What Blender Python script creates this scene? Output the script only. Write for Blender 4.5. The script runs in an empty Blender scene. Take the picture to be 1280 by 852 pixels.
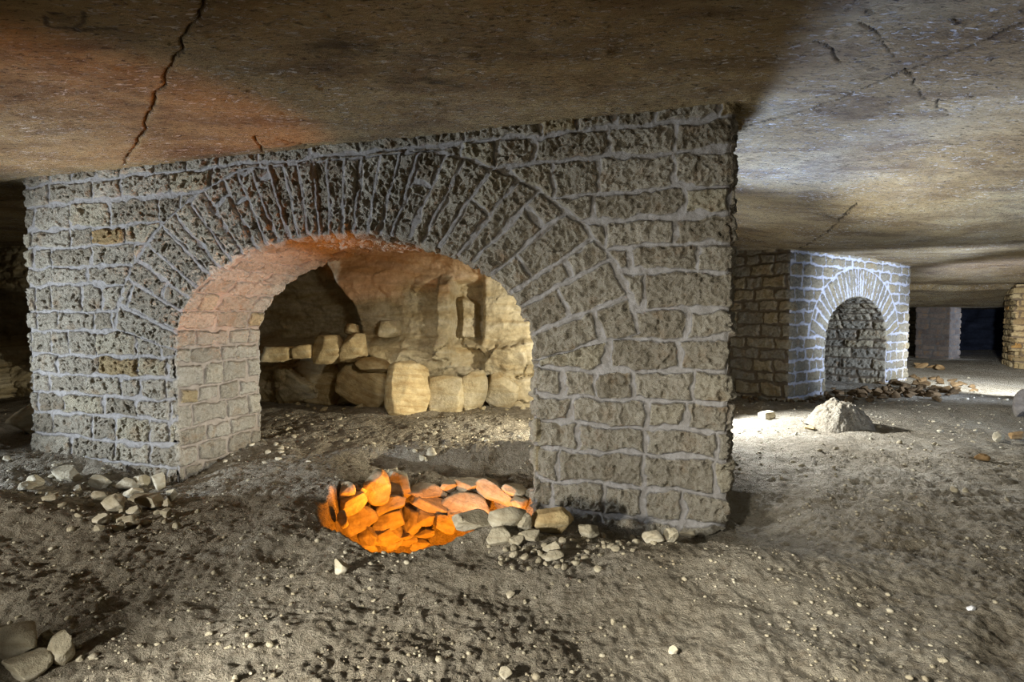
import bpy, bmesh, math, random
import numpy as np

SC = bpy.context.scene
COL = SC.collection
PI = math.pi
rnd = random.Random(11)

# ------------------------------------------------------------------ noise
def _h(ix, iy, iz, k):
    h = (ix.astype(np.int64)*374761393 + iy.astype(np.int64)*668265263 + iz.astype(np.int64)*2147483647 + k*1274126177) & 0xFFFFFFFF
    h = ((h ^ (h >> 13))*1274126177) & 0xFFFFFFFF
    h = ((h ^ (h >> 16))*2246822519) & 0xFFFFFFFF
    return ((h ^ (h >> 15)) & 0xFFFFFF)/float(0x1000000)

def n3(x, y, z=None, k=0):
    """gradient noise, about -1..1"""
    x = np.asarray(x, float); y = np.asarray(y, float)
    if z is None:
        ix = np.floor(x); iy = np.floor(y); fx = x-ix; fy = y-iy
        u = fx*fx*fx*(fx*(fx*6-15)+10); v = fy*fy*fy*(fy*(fy*6-15)+10)
        zz = np.zeros_like(ix); r = []
        for dx in (0, 1):
            for dy in (0, 1):
                a = _h(ix+dx, iy+dy, zz, k)*2*PI
                r.append(np.cos(a)*(fx-dx)+np.sin(a)*(fy-dy))
        return 1.5*((r[0]*(1-v)+r[1]*v)*(1-u)+(r[2]*(1-v)+r[3]*v)*u)
    z = np.asarray(z, float)
    ix = np.floor(x); iy = np.floor(y); iz = np.floor(z)
    fx = x-ix; fy = y-iy; fz = z-iz
    u = fx*fx*(3-2*fx); v = fy*fy*(3-2*fy); w = fz*fz*(3-2*fz)
    out = 0
    for dx in (0, 1):
        for dy in (0, 1):
            for dz in (0, 1):
                a = _h(ix+dx, iy+dy, iz+dz, k)*2*PI
                c = _h(ix+dx, iy+dy, iz+dz, k+77)*2-1
                s = np.sqrt(1-c*c)
                g = s*np.cos(a)*(fx-dx)+s*np.sin(a)*(fy-dy)+c*(fz-dz)
                out = out + g*(u if dx else 1-u)*(v if dy else 1-v)*(w if dz else 1-w)
    return out*1.5

def fbm(x, y, o=4, k=0, g=.5):
    a = 1.; t = 0; f = 1.
    for i in range(o):
        t = t + a*n3(x*f, y*f, None, k+i*13); a *= g; f *= 2.03
    return t

def worley(x, y, k=0):
    """F1, F2, random id of the nearest cell"""
    ix = np.floor(x); iy = np.floor(y)
    f1 = np.full(x.shape, 9.); f2 = np.full(x.shape, 9.); rid = np.zeros(x.shape); ox = np.zeros(x.shape); oy = np.zeros(x.shape)
    zz = np.zeros_like(ix)
    for dx in (-1, 0, 1):
        for dy in (-1, 0, 1):
            cx = ix+dx; cy = iy+dy
            px = cx+.1+.8*_h(cx, cy, zz, k); py = cy+.1+.8*_h(cx, cy, zz, k+5)
            d = np.hypot(px-x, py-y); r = _h(cx, cy, zz, k+9)
            new = d < f1
            f2 = np.where(new, f1, np.minimum(f2, d)); rid = np.where(new, r, rid); ox = np.where(new, x-px, ox); oy = np.where(new, y-py, oy); f1 = np.where(new, d, f1)
    return f1, f2, rid, ox, oy

def facets(x, y, k):
    """broken faces: every cell steps out by its own amount and tilts its own way"""
    f1, f2, r, ox, oy = worley(x, y, k)
    r2 = (r*97.3) % 1; r3 = (r*61.7) % 1
    return (r-.5)+1.1*(r2-.5)*ox+1.1*(r3-.5)*oy, f2-f1

def ss(a, b, x):
    t = np.clip((x-a)/(b-a), 0, 1)
    return t*t*(3-2*t)

def gauss(x, y, cx, cy, rx, ry, amp, rot=0.):
    dx = x-cx; dy = y-cy
    if rot:
        c, s = math.cos(rot), math.sin(rot)
        dx, dy = dx*c+dy*s, -dx*s+dy*c
    return amp*np.exp(-(dx/rx)**2-(dy/ry)**2)

# ------------------------------------------------------------------ camera numbers
F = 720.; PITCH = math.atan(31/720.); EYE = 1.45
def ray(x, y):
    dx = (x-640)/F; dy = (426-y)/F
    return np.array([dx, math.cos(PITCH)+dy*math.sin(PITCH), -math.sin(PITCH)+dy*math.cos(PITCH)])

# ------------------------------------------------------------------ ground and ceiling shapes
PITC = (-.62, 4.62); PITR = (.86, .97)
def pit_rho(x, y):
    ang = np.arctan2(y-PITC[1], x-PITC[0])
    w = 1+.06*np.sin(3*ang+.6)+.035*np.sin(7*ang+1.)
    return np.hypot((x-PITC[0])/PITR[0], (y-PITC[1])/PITR[1])/w

def T(x, y, fine=True):
    x = np.asarray(x, float); y = np.asarray(y, float)
    z = .045*fbm(x*.33, y*.33, 2, 3)
    z = z+gauss(x, y, -3.4, 5.35, 1.0, .75, -.17)
    z = z+gauss(x, y, -4.5, 3.85, 1.25, .62, .34, .25)
    z = z+gauss(x, y, -3.2, 2.75, 1.0, .5, .10)
    z = z+gauss(x, y, -3.3, 4.45, .75, .3, -.07)
    z = z+gauss(x, y, 1.15, 3.22, 1.2, .36, .09)
    z = z+gauss(x, y, .95, 4.02, .85, .27, -.26, -.31)
    z = z+gauss(x, y, 1.85, 4.25, .34, .4, -.16)
    z = z+gauss(x, y, -.02, 3.78, .34, .26, .10)
    z = z+gauss(x, y, -1.35, 3.75, .45, .25, .04)
    z = z-.20*ss(6.3, 5.9, y+.08*n3(x*2.2, y*2.2, None, 17))*ss(4.9, 5.5, y)*ss(-1.9, -1.0, x)*ss(1.2, .7, x)
    z = z+gauss(x, y, -1.62, 4.45, .22, .6, .09)  # pit rim raised to shade its stones from the side lamps
    z = z+gauss(x, y, .1, 6.25, .8, .22, .06)
    z = z+gauss(x, y, -6.6, 7.3, 1.2, .8, .10)
    z = z+gauss(x, y, 14.3, 18.5, 4., 3., .03)
    if fine:
        # trodden clods, flattened on top
        c = fbm(x*2.6+3, y*2.6, 3, 21)
        near = ss(13, 5, np.hypot(x, y))
        z = z+.030*np.clip(c, -.8, .5)*(.45+.55*near)
        c2 = fbm(x*9+.3*c, y*9, 3, 31)
        patch = ss(-.35, .45, fbm(x*.9, y*.9, 2, 51))
        z = z+.0115*np.clip(.2-.7*np.abs(c2)+.75*c2, -.9, .7)*(.6+.5*patch)*(.3+.7*near)
        c3 = fbm(x*26, y*26, 2, 41)
        z = z+.012*c3*near*(.7+.3*patch)
    rho = pit_rho(x, y)
    rim = ss(1.08, .80, rho)
    z = z*(1-rim)+(-1.2)*rim
    return z

def Tz(x, y):
    return float(T(np.array([x]), np.array([y]))[0])

def hit(px, py):
    """the point of the ground seen at a photo coordinate"""
    r = ray(px, py)
    t = np.linspace(1.2, 36, 9000)
    z = T(t*r[0], t*r[1]); b = EYE+t*r[2] < z
    i = int(np.argmax(b)) if b.any() else len(t)-1
    return t[i]*r[0], t[i]*r[1], float(z[i])

def CZ(x, y, fine=True):
    x = np.asarray(x, float); y = np.asarray(y, float)
    z = 2.915-.33*ss(4.5, 9.2, y+.0*x)*ss(1.6, 4.9, x)
    z = z-.25*ss(12.6, 15.2, y)*ss(2, 6, x)
    lip = 15.9+.35*fbm(x*.6, y*0+3, 2, 61)
    z = z-.16*ss(0, .22, y-lip)*ss(2, 6, x)
    z = z-.42*ss(16, 18.8, y)*ss(2, 6, x)
    z = z+.03*fbm(x*.3, y*.3, 2, 63)*ss(2.5, 6, np.hypot(x, y-5))
    if fine:
        z = z+.007*fbm(x*1.4, y*2.2, 3, 65)
        f = fbm(x*7, y*10, 3, 67)
        z = z+.0045*f
        z = z-.012*ss(.62, .95, fbm(x*5+y*2.4, y*12-x*4, 2, 69))
    return z

# ------------------------------------------------------------------ mesh helpers
def make_obj(name, me, mat, parent=None):
    o = bpy.data.objects.new(name, me)
    if mat: me.materials.append(mat)
    COL.objects.link(o)
    if parent: o.parent = parent
    return o

def mesh_np(name, V, quads, att=None, smooth=True):
    me = bpy.data.meshes.new(name)
    V = np.ascontiguousarray(V, np.float32); quads = np.ascontiguousarray(quads, np.int32)
    n = quads.shape[1]
    me.vertices.add(len(V)); me.vertices.foreach_set('co', V.ravel())
    me.loops.add(quads.size); me.loops.foreach_set('vertex_index', quads.ravel())
    me.polygons.add(len(quads))
    me.polygons.foreach_set('loop_start', np.arange(0, quads.size, n, dtype=np.int32))
    me.polygons.foreach_set('loop_total', np.full(len(quads), n, np.int32))
    me.polygons.foreach_set('use_smooth', np.full(len(quads), smooth))
    me.update(calc_edges=True)
    if att is not None:
        a = me.color_attributes.new('surf', 'FLOAT_COLOR', 'POINT')
        c = np.ones((len(V), 4), np.float32); c[:, :att.shape[1]] = att
        a.data.foreach_set('color', c.ravel())
    return me

def grid_quads(nu, nv, flip=False):
    i = np.arange(nu*nv).reshape(nu, nv)
    a, b, c, d = i[:-1, :-1], i[1:, :-1], i[1:, 1:], i[:-1, 1:]
    q = np.stack([a, d, c, b] if flip else [a, b, c, d], -1)
    return q   # (nu-1, nv-1, 4)

def compact(V, quads, att=None):
    used = np.unique(quads)
    m = np.full(len(V), -1, np.int64); m[used] = np.arange(len(used))
    return V[used], m[quads], (att[used] if att is not None else None)

def tag(o, label, cat, group=None, kind=None):
    o['label'] = label; o['category'] = cat
    if group: o['group'] = group
    if kind: o['kind'] = kind
    return o

# ------------------------------------------------------------------ materials
def lin(r, g, b):
    f = lambda c: (c/255/12.92 if c/255 <= .04045 else ((c/255+.055)/1.055)**2.4)
    return (f(r), f(g), f(b), 1)

class NT:
    def __init__(s, name):
        s.m = bpy.data.materials.new(name); s.m.use_nodes = True
        s.t = s.m.node_tree; s.n = s.t.nodes; s.bsdf = s.n['Principled BSDF']
        s.bsdf.inputs['Roughness'].default_value = .93
        s.bsdf.inputs['Specular IOR Level'].default_value = .18
    def new(s, kind, **kw):
        n = s.n.new(kind)
        for k, v in kw.items(): setattr(n, k, v)
        return n
    def link(s, a, b): s.t.links.new(a, b)
    def coord(s, scale=(1, 1, 1), rot=(0, 0, 0), out='Object'):
        c = s.new('ShaderNodeTexCoord'); m = s.new('ShaderNodeMapping')
        m.inputs['Scale'].default_value = scale; m.inputs['Rotation'].default_value = rot
        s.link(c.outputs[out], m.inputs['Vector']); return m.outputs['Vector']
    def noise(s, vec, scale, detail=4, rough=.55, dist=0.):
        n = s.new('ShaderNodeTexNoise'); n.inputs['Scale'].default_value = scale
        n.inputs['Detail'].default_value = detail; n.inputs['Roughness'].default_value = rough
        n.inputs['Distortion'].default_value = dist
        s.link(vec, n.inputs['Vector']); return n.outputs['Fac']
    def ramp(s, fac, stops, interp='LINEAR'):
        r = s.new('ShaderNodeValToRGB'); r.color_ramp.interpolation = interp
        e = r.color_ramp.elements
        while len(e) < len(stops): e.new(.5)
        for el, (p, c) in zip(e, stops): el.position = p; el.color = c if len(c) == 4 else (*c, 1)
        s.link(fac, r.inputs['Fac']); return r.outputs['Color']
    def mix(s, fac, a, b, mode='MIX'):
        n = s.new('ShaderNodeMix', data_type='RGBA', blend_type=mode)
        for sock, v in ((n.inputs[0], fac), (n.inputs[6], a), (n.inputs[7], b)):
            if isinstance(v, (int, float)): sock.default_value = v
            elif isinstance(v, tuple): sock.default_value = v
            else: s.link(v, sock)
        return n.outputs[2]
    def math(s, op, a, b=0., c=None):
        n = s.new('ShaderNodeMath', operation=op)
        for sock, v in zip(n.inputs, (a, b) if c is None else (a, b, c)):
            if isinstance(v, (int, float)): sock.default_value = v
            else: s.link(v, sock)
        return n.outputs[0]
    def surf(s):
        a = s.new('ShaderNodeAttribute', attribute_name='surf')
        p = s.new('ShaderNodeSeparateColor'); s.link(a.outputs['Color'], p.inputs[0])
        return p.outputs[0], p.outputs[1], p.outputs[2]
    def bump(s, h, dist, strength=1., prev=None):
        b = s.new('ShaderNodeBump'); b.inputs['Distance'].default_value = dist
        b.inputs['Strength'].default_value = strength; s.link(h, b.inputs['Height'])
        if prev: s.link(prev, b.inputs['Normal'])
        return b.outputs['Normal']
    def done(s, col, nrm=None):
        s.link(col, s.bsdf.inputs['Base Color'])
        if nrm: s.link(nrm, s.bsdf.inputs['Normal'])
        return s.m

def mat_masonry(name, ramp_stops, mortar, bump=.006, side=None):
    n = NT(name); v = n.coord()
    stone, tint, face = n.surf()
    base = n.ramp(tint, ramp_stops)
    mott = n.ramp(n.noise(v, 26, 6, .7), [(.3, (.66, .62, .56, 1)), (.5, (.95, .94, .92, 1)), (.7, (1.14, 1.13, 1.10, 1))])
    base = n.mix(1., base, mott, 'MULTIPLY')
    rust = n.math('MULTIPLY', n.ramp(n.noise(v, 5.5, 4, .6), [(.55, (0, 0, 0, 1)), (.74, (1, 1, 1, 1))]), .5)
    base = n.mix(rust, base, lin(148, 112, 66))
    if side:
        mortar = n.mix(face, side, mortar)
    mo = n.mix(1., mortar, n.ramp(n.noise(v, 13, 5, .65), [(.3, (.72, .70, .67, 1)), (.65, (1.05, 1.05, 1.06, 1))]), 'MULTIPLY')
    col = n.mix(n.ramp(stone, [(.15, (0, 0, 0, 1)), (.7, (1, 1, 1, 1))]), mo, base)
    h = n.math('ADD', n.noise(v, 38, 7, .8), n.math('MULTIPLY', n.noise(v, 120, 4, .7), .25))
    h = n.math('MULTIPLY', h, n.math('ADD', n.math('MULTIPLY', stone, .75), .25))
    b1 = n.bump(h, bump, 1.)
    return n.done(col, b1)

def mat_floor():
    n = NT('trodden_earth'); v = n.coord()
    a = n.ramp(n.noise(v, .9, 6, .6), [(.3, lin(144, 135, 116)), (.55, lin(168, 161, 145)), (.75, lin(188, 183, 170))])
    b = n.ramp(n.noise(v, 14, 6, .7, .4), [(.33, (.46, .41, .34, 1)), (.5, (.92, .90, .86, 1)), (.72, (1.15, 1.14, 1.12, 1))])
    col = n.mix(.85, a, b, 'MULTIPLY')
    sp = n.ramp(n.noise(v, 70, 3, .6), [(.66, (0, 0, 0, 1)), (.74, (1, 1, 1, 1))])
    col = n.mix(n.math('MULTIPLY', sp, .35), col, lin(214, 208, 192))
    h = n.math('ADD', n.noise(v, 24, 6, .7, .3), n.math('MULTIPLY', n.noise(v, 85, 4, .7), .35))
    return n.done(col, n.bump(h, .055, 1.))

def mat_ceiling():
    n = NT('quarry_roof'); v = n.coord()
    vs = n.coord((1, 2.6, 1), (0, 0, -.42))
    crack, tint, soot = n.surf()
    a = n.ramp(n.noise(v, .55, 5, .6), [(.3, lin(144, 121, 82)), (.5, lin(168, 148, 108)), (.72, lin(190, 176, 142))])
    g = n.ramp(n.noise(vs, 1.1, 5, .65, .6), [(.44, (1, 1, 1, 1)), (.64, (.44, .40, .44, 1))])
    col = n.mix(.8, a, g, 'MULTIPLY')
    fl = n.ramp(n.noise(vs, 15, 5, .72, .8), [(.565, (0, 0, 0, 1)), (.60, (1, 1, 1, 1))])
    zone = n.ramp(n.noise(v, 1.6, 3), [(.36, (0, 0, 0, 1)), (.58, (1, 1, 1, 1))])
    col = n.mix(n.math('MULTIPLY', n.math('MULTIPLY', fl, zone), .85), col, lin(226, 222, 212))
    dk = n.ramp(n.noise(vs, 19, 4, .7, .6), [(.56, (0, 0, 0, 1)), (.63, (1, 1, 1, 1))])
    col = n.mix(n.math('MULTIPLY', dk, .8), col, lin(62, 52, 40))
    col = n.mix(soot, col, lin(52, 46, 38))
    col = n.mix(crack, col, lin(34, 24, 16))
    h = n.math('ADD', n.noise(vs, 14, 6, .72, .8), n.math('MULTIPLY', fl, -.35))
    return n.done(col, n.bump(h, .035, 1.))

def mat_rock(name, c0, c1, c2, scale=2.2, bump=.012):
    n = NT(name); v = n.coord(out='Object'); w = n.coord((.45, .45, 2.4))
    a = n.ramp(n.noise(w, scale, 5, .6, .5), [(.3, c0), (.5, c1), (.72, c2)])
    b = n.ramp(n.noise(v, 12, 5, .65), [(.3, (.74, .72, .68, 1)), (.65, (1.08, 1.08, 1.06, 1))])
    col = n.mix(1., a, b, 'MULTIPLY')
    h = n.math('ADD', n.noise(v, 9, 6, .68), n.math('MULTIPLY', n.noise(v, 45, 4, .7), .3))
    return n.done(col, n.bump(h, bump*2.6, 1.))

GREY = [(.0, lin(158, 150, 132)), (.4, lin(172, 165, 148)), (.8, lin(184, 177, 160)), (.955, lin(184, 176, 152)), (.98, lin(176, 160, 124)), (1., lin(164, 140, 96))]
WARM = [(.0, lin(150, 128, 92)), (.4, lin(178, 156, 112)), (.8, lin(192, 172, 130)), (1., lin(184, 140, 78))]
M = dict(
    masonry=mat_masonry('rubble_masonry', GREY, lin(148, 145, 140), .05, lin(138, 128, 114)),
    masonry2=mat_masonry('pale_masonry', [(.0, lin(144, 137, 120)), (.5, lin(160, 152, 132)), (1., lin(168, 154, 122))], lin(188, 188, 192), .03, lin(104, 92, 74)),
    brown=mat_masonry('brown_masonry', WARM, lin(120, 104, 82), .02),
    dark=mat_masonry('dark_masonry', [(0, lin(92, 84, 80)), (1, lin(120, 108, 98))], lin(100, 96, 92), .004),  # darker stone and mortar than the other masonry
    floor=mat_floor(), ceiling=mat_ceiling(),
    rock=mat_rock('cream_rock', lin(170, 148, 106), lin(198, 184, 150), lin(212, 202, 176)),
    grey_rock=mat_rock('grey_limestone', lin(140, 128, 104), lin(176, 168, 146), lin(200, 194, 176), 4, .008),
    pebble=mat_rock('pale_pebble', lin(160, 148, 122), lin(186, 178, 156), lin(206, 200, 184), 8, .004),
    beige=mat_rock('beige_rock', lin(164, 138, 96), lin(190, 170, 128), lin(204, 190, 156), 6, .008),
    soil=mat_rock('brown_rock', lin(110, 84, 54), lin(150, 122, 84), lin(176, 152, 114), 5, .008),
    white=mat_rock('white_scrap', lin(214, 216, 222), lin(226, 228, 232), lin(236, 238, 242), 8, .001),
    rubble=mat_rock('shaded_rubble', lin(66, 50, 32), lin(92, 74, 50), lin(120, 100, 74), 6, .006),  # shade over the shards put into a darker stone colour
    voidrock=mat_rock('dimmed_far_rock', lin(36, 40, 52), lin(48, 54, 70), lin(60, 66, 84)),  # darkness of the unlit far end put into the rock colour
    farrock=mat_rock('dark_rock', lin(90, 84, 80), lin(116, 110, 104), lin(136, 130, 122)),
)

# ------------------------------------------------------------------ masonry blocks
def courses(p, z, k, ch, lens, warp=.023, wf=6.):
    """distance to the nearest joint and per-stone random numbers for coursed rubble"""
    r = random.Random(k)
    jg = n3(p*24, z*24, None, k+3); zw = z+warp*fbm(p*wf*.6, z*wf*.6, 2, k+1)+.005*jg; pw = p+warp*fbm(p*wf, z*wf, 2, k+2)+.006*n3(p*22, z*22, None, k+4)
    zz = [float(zw.min())-.4]
    while zz[-1] < float(zw.max())+.4: zz.append(zz[-1]+ch*r.uniform(.82, 1.22))
    zz = np.array(zz)
    row = np.clip(np.searchsorted(zz, zw)-1, 0, len(zz)-2)
    ez = np.minimum(zw-zz[row], zz[row+1]-zw)
    ep = np.full(p.shape, 9.); rid = np.zeros(p.shape); rid2 = np.zeros(p.shape)
    p0, p1 = float(p.min())-1, float(p.max())+1
    for i in range(len(zz)-1):
        m = row == i
        xs = [p0+r.uniform(0, .4)]
        while xs[-1] < p1: xs.append(xs[-1]+r.uniform(*lens))
        if not m.any(): continue
        xs = np.array(xs); q = pw[m]
        j = np.clip(np.searchsorted(xs, q)-1, 0, len(xs)-2)
        ep[m] = np.minimum(q-xs[j], xs[j+1]-q)
        rid[m] = _h(j.astype(float), np.full(j.shape, float(i)), np.zeros(j.shape), k)
        rid2[m] = _h(j.astype(float), np.full(j.shape, float(i)), np.zeros(j.shape), k+50)
    e = np.minimum(ez, ep)
    return e, rid, rid2

def rough(p, z, k, amp=1.):
    a = fbm(p*8, z*8, 2, k); wx = p+.010*a; wz = z+.010*n3(p*12, z*12, None, k+1)
    b = np.abs(n3(wx*17, wz*17, None, k+3))+.55*np.abs(n3(wx*35+3, wz*35, None, k+4))+.3*np.abs(n3(wx*66, wz*66+5, None, k+5))
    t = n3(wx*40+wz*26, wz*11-wx*7, None, k+6)*ss(-.1, .4, n3(p*3, z*3, None, k+11))
    pit = ss(.30, .62, n3(wx*12, wz*12, None, k+8)); pit2 = ss(.34, .62, n3(wx*27, wz*27, None, k+10))
    c = n3(p*75, z*75, None, k+13)
    return amp*(.012*a-.016*(b-.5)+.003*c+.006*t-.020*pit-.014*pit2)

def relief(e, r1, r2, p, z, k, jw=(.004, .022), lift=.020, amp=1.):
    # mortar smeared over the arrises, wider here and narrower there
    sm = .021*fbm(p*4.0, z*4.0, 2, k+14)+.012*n3(p*13, z*13, None, k+15)
    sm = np.minimum(sm, .042)
    e2 = e-np.maximum(sm, -.004)-.016*ss(.35, .7, n3(p*3.3, z*3.3, None, k+16))
    st = ss(jw[0], jw[1], e2)
    worn = (r2 > .86)*.016
    h = st*(lift+.024*(r1-.5)-worn+rough(p, z, k, amp))+(1-st)*(.006*fbm(p*14, z*14, 2, k+9)+.0025*n3(p*50, z*50, None, k+12))
    h = h+.006*ss(.0, .05, e)
    return h, st

def masonry_block(root, P, mats):
    """a block of coursed rubble pierced by an arch; local x along its face, y into it"""
    L, D, H, zb = P['L'], P['D'], P['H'], P['zb']
    xl, xr, sp, rise, step = P['xl'], P['xr'], P['spring'], P['rise'], P['step']
    k = P['seed']; ch, lens = P['ch'], P['lens']
    cx, a = (xl+xr)/2, (xr-xl)/2
    ea, eb, fc = a+P['ring'][0], rise+P['ring'][1], sp-P['fan']
    nv = P['nv']
    def front_fn(x, z):
        e, r1, r2 = courses(x, z, k, ch, lens)
        lift = np.full(x.shape, P['lift'])
        # the ring of voussoirs
        wx = x+.012*fbm(x*5, z*5, 2, k+31); wz = z+.012*fbm(x*5, z*5, 2, k+32)
        phi = np.arctan2(wz-fc, wx-cx)
        eo = np.sqrt(((wx-cx)/ea)**2+((wz-sp)/eb)**2)
        inring = (eo < 1) & (phi > P['phi0']) & (phi < PI-P['phi0']) & (z < P['ringtop'])
        rr = random.Random(k+5)
        ph = [P['phi0']]
        while ph[-1] < PI-P['phi0']:
            mid = abs(ph[-1]-PI/2)
            ph.append(ph[-1]+(PI-2*P['phi0'])/nv*rr.uniform(.78, 1.2)*(.86+.24*mid))
        ph = np.array(ph); ph = P['phi0']+(ph-P['phi0'])*(PI-2*P['phi0'])/(ph[-1]-P['phi0'])
        j = np.clip(np.searchsorted(ph, phi)-1, 0, len(ph)-2)
        rad = np.hypot(wx-cx, wz-fc)
        dj = np.minimum(phi-ph[j], ph[j+1]-phi)*rad
        eout = (1-eo)*(ea+eb)*.5
        jf = j.astype(float); z0 = np.zeros(j.shape)
        cut = 1.25+a*.45+.55*_h(jf, z0, z0, k+60); has = _h(jf, z0, z0, k+61) > .35
        dc = np.where(has, np.abs(rad-cut), 9.)
        er = np.minimum(np.minimum(dj, eout), dc)
        er = np.minimum(er, np.abs(P['ringtop']-z)+.0)
        up = (rad > cut) & has
        r1r = _h(jf, up.astype(float), z0, k+62)*.9; r2r = _h(jf, up.astype(float), z0, k+63)
        e = np.where(inring, er, np.minimum(e, np.where(inring, 9, np.abs(eout)+(z > P['ringtop'])*9+(phi < P['phi0'])*9+(phi > PI-P['phi0'])*9)))
        r1 = np.where(inring, r1r, r1); r2 = np.where(inring, r2r, r2)
        h, st = relief(e, r1, r2, x, z, k+7, P['jw'], P['lift'], P['amp'])
        # pointing left proud of the joints between voussoirs
        jn = np.where(phi-ph[j] < ph[j+1]-phi, j, j+1).astype(float)
        on = (_h(jn, z0, z0, k+70) > .25)*ss(-.2, .3, n3(rad*2.2+jn*7, z0, None, k+71)+.25)
        rib = ss(.019, .010, dj)*inring*on*ss(.02, .08, eout)
        h = h+rib*P['rib']
        return h, st*(1-.7*rib), r1, inring
    # ---- outer skin: left end, front, right end, back
    fs = step
    def seg(n0, n1, st): return np.arange(round(n0/st), round(n1/st))*st
    side = P.get('sidestep', .02)
    pl = np.concatenate([-np.arange(int(D/side), 0, -1)*side, np.arange(0, int(round(L/fs))+1)*fs, L+np.arange(1, int(D/side)+1)*side, L+D+np.arange(1, int(L/.06)+1)*.06])
    zl = np.arange(round(zb/fs), round(H/fs)+1)*fs
    p, z = np.meshgrid(pl, zl, indexing='ij')
    def base(p):
        x = np.clip(p, 0, L); y = np.where(p < 0, -p, np.where(p > L, p-L, 0.))
        back = p > L+D
        x = np.where(back, L-(p-L-D), x); y = np.where(back, D, y)
        y = np.minimum(y, D); x = np.maximum(x, 0)
        return x, y
    x, y = base(p)
    c = .03
    # outward normals turned gradually at the corners
    def nrm(p):
        th = np.full(p.shape, -PI/2)
        th = th-(PI/2)*(1-ss(-c, c, p))+(PI/2)*ss(L-c, L+c, p)+(PI/2)*ss(L+D-c, L+D+c, p)
        return np.cos(th), np.sin(th)
    nx, ny = nrm(p)
    h, st, r1, inring = front_fn(p, z)
    # rounded arrises
    arr = np.minimum(np.abs(p), np.abs(p-L)); h = h-.022*ss(.05, 0, arr)
    if 'skew' in P: x = x+P['skew'](x, z)*((p < .3) | (p > L-.3))
    V = np.stack([x+nx*h, y+ny*h, z], -1).reshape(-1, 3)
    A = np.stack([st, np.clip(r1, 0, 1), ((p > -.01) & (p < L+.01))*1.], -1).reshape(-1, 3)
    q = grid_quads(*p.shape)
    pc = (p[:-1, :-1]+p[1:, 1:])/2; zc = (z[:-1, :-1]+z[1:, 1:])/2
    xc, yc = base(pc)
    front = (pc > 0) & (pc < L) | (pc > L+D)
    opening = ((np.abs(xc-cx) < a+.03) & (zc < sp)) | ((((xc-cx)/(a+.03))**2+((zc-sp)/(rise+.03))**2 < 1) & (zc >= sp))
    keep = ~(front & opening)
    if 'foot' in P: keep &= zc > P['foot'](xc, yc)
    ring = inring[:-1, :-1] & (pc > 0) & (pc < L)
    parts = {}
    for nm, msk in (('arch_ring', keep & ring), ('pier_a', keep & ~ring & (xc <= cx)), ('pier_b', keep & ~ring & (xc > cx))):
        parts[nm] = [(V, q[msk].reshape(-1, 4), A)]
    # ---- lining of the opening: front margin, jambs and soffit, back margin
    ls = P.get('liningstep', step*1.4)
    th = np.linspace(0, PI, max(40, int(PI*a/ls/1.1)))
    ax, az = cx-a*np.cos(th), sp+rise*np.sin(th)
    dz = np.arange(int((sp-zb)/ls), 0, -1)*ls
    tx = np.concatenate([np.full(len(dz), xl), ax, np.full(len(dz), xr)])
    tz = np.concatenate([sp-dz, az, sp-dz[::-1]])
    nxx = np.concatenate([np.full(len(dz), 1.), np.cos(th)/a, np.full(len(dz), -1.)])
    nzz = np.concatenate([np.zeros(len(dz)), -np.sin(th)/rise, np.zeros(len(dz))])
    ln = np.hypot(nxx, nzz); nxx /= ln; nzz /= ln       # into the opening
    tl = np.concatenate([[0], np.cumsum(np.hypot(np.diff(tx), np.diff(tz)))])
    mg = .055
    ql = np.concatenate([np.linspace(-mg, -.008, 8), np.arange(0, int(D/ls)+1)*ls])
    ql = np.concatenate([ql[ql < D], [D], D+np.linspace(.01, mg, 5)])
    ti, qq = np.meshgrid(np.arange(len(tx)), ql, indexing='ij')
    bx, bz, mx, mz = tx[ti], tz[ti], nxx[ti], nzz[ti]
    off = np.where(qq < 0, -qq, np.where(qq > D, qq-D, 0))
    fx, fz = bx-mx*off, bz-mz*off; fy = np.clip(qq, 0, D)
    hf = front_fn(fx, fz)
    tt = tl[ti]
    e, g1, g2 = courses(qq+.37, tt-tl[-1]/2, k+200, P['sch'], P['slens'], .014)
    hg, sg = relief(e, g1, g2, qq, tt, k+207, P['jw'], P['lift']*P.get('slift', 1.), P['amp'])
    w = ss(-c, c, qq)*ss(D+c, D-c, qq)
    hh = hf[0]*(1-w)+hg*w-.008*ss(.03, 0, np.abs(qq))-.02*ss(.03, mg, off)
    vy = -(1-ss(-c, c, qq))+(1-ss(D+c, D-c, qq))
    VL = np.stack([fx+mx*hh*w, fy+vy*hh, fz+mz*hh*w], -1).reshape(-1, 3)
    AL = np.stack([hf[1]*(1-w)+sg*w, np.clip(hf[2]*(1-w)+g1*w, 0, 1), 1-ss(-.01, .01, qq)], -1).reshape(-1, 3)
    qL = grid_quads(*ti.shape, flip=True)
    tc = tz[ti][:-1, :-1]; xc2 = tx[ti][:-1, :-1]
    kp = np.ones(tc.shape, bool)
    if 'foot' in P: kp &= tc > P['foot'](xc2, fy[:-1, :-1])
    arch = tc > sp
    parts['arch_ring'].append((VL, qL[kp & arch].reshape(-1, 4), AL))
    parts['pier_a'].append((VL, qL[kp & ~arch & (xc2 <= cx)].reshape(-1, 4), AL))
    parts['pier_b'].append((VL, qL[kp & ~arch & (xc2 > cx)].reshape(-1, 4), AL))
    out = {}
    for nm, lst in parts.items():
        vs, qs, as_, o = [], [], [], 0
        for v_, q_, a_ in lst:
            v_, q_, a_ = compact(v_, q_, a_)
            vs.append(v_); qs.append(q_+o); as_.append(a_); o += len(v_)
        kind = 'arch_ring' if nm == 'arch_ring' else 'pier'
        out[nm] = make_obj(kind, mesh_np(kind, np.concatenate(vs), np.concatenate(qs), np.concatenate(as_)), mats, root)
    return out

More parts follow.
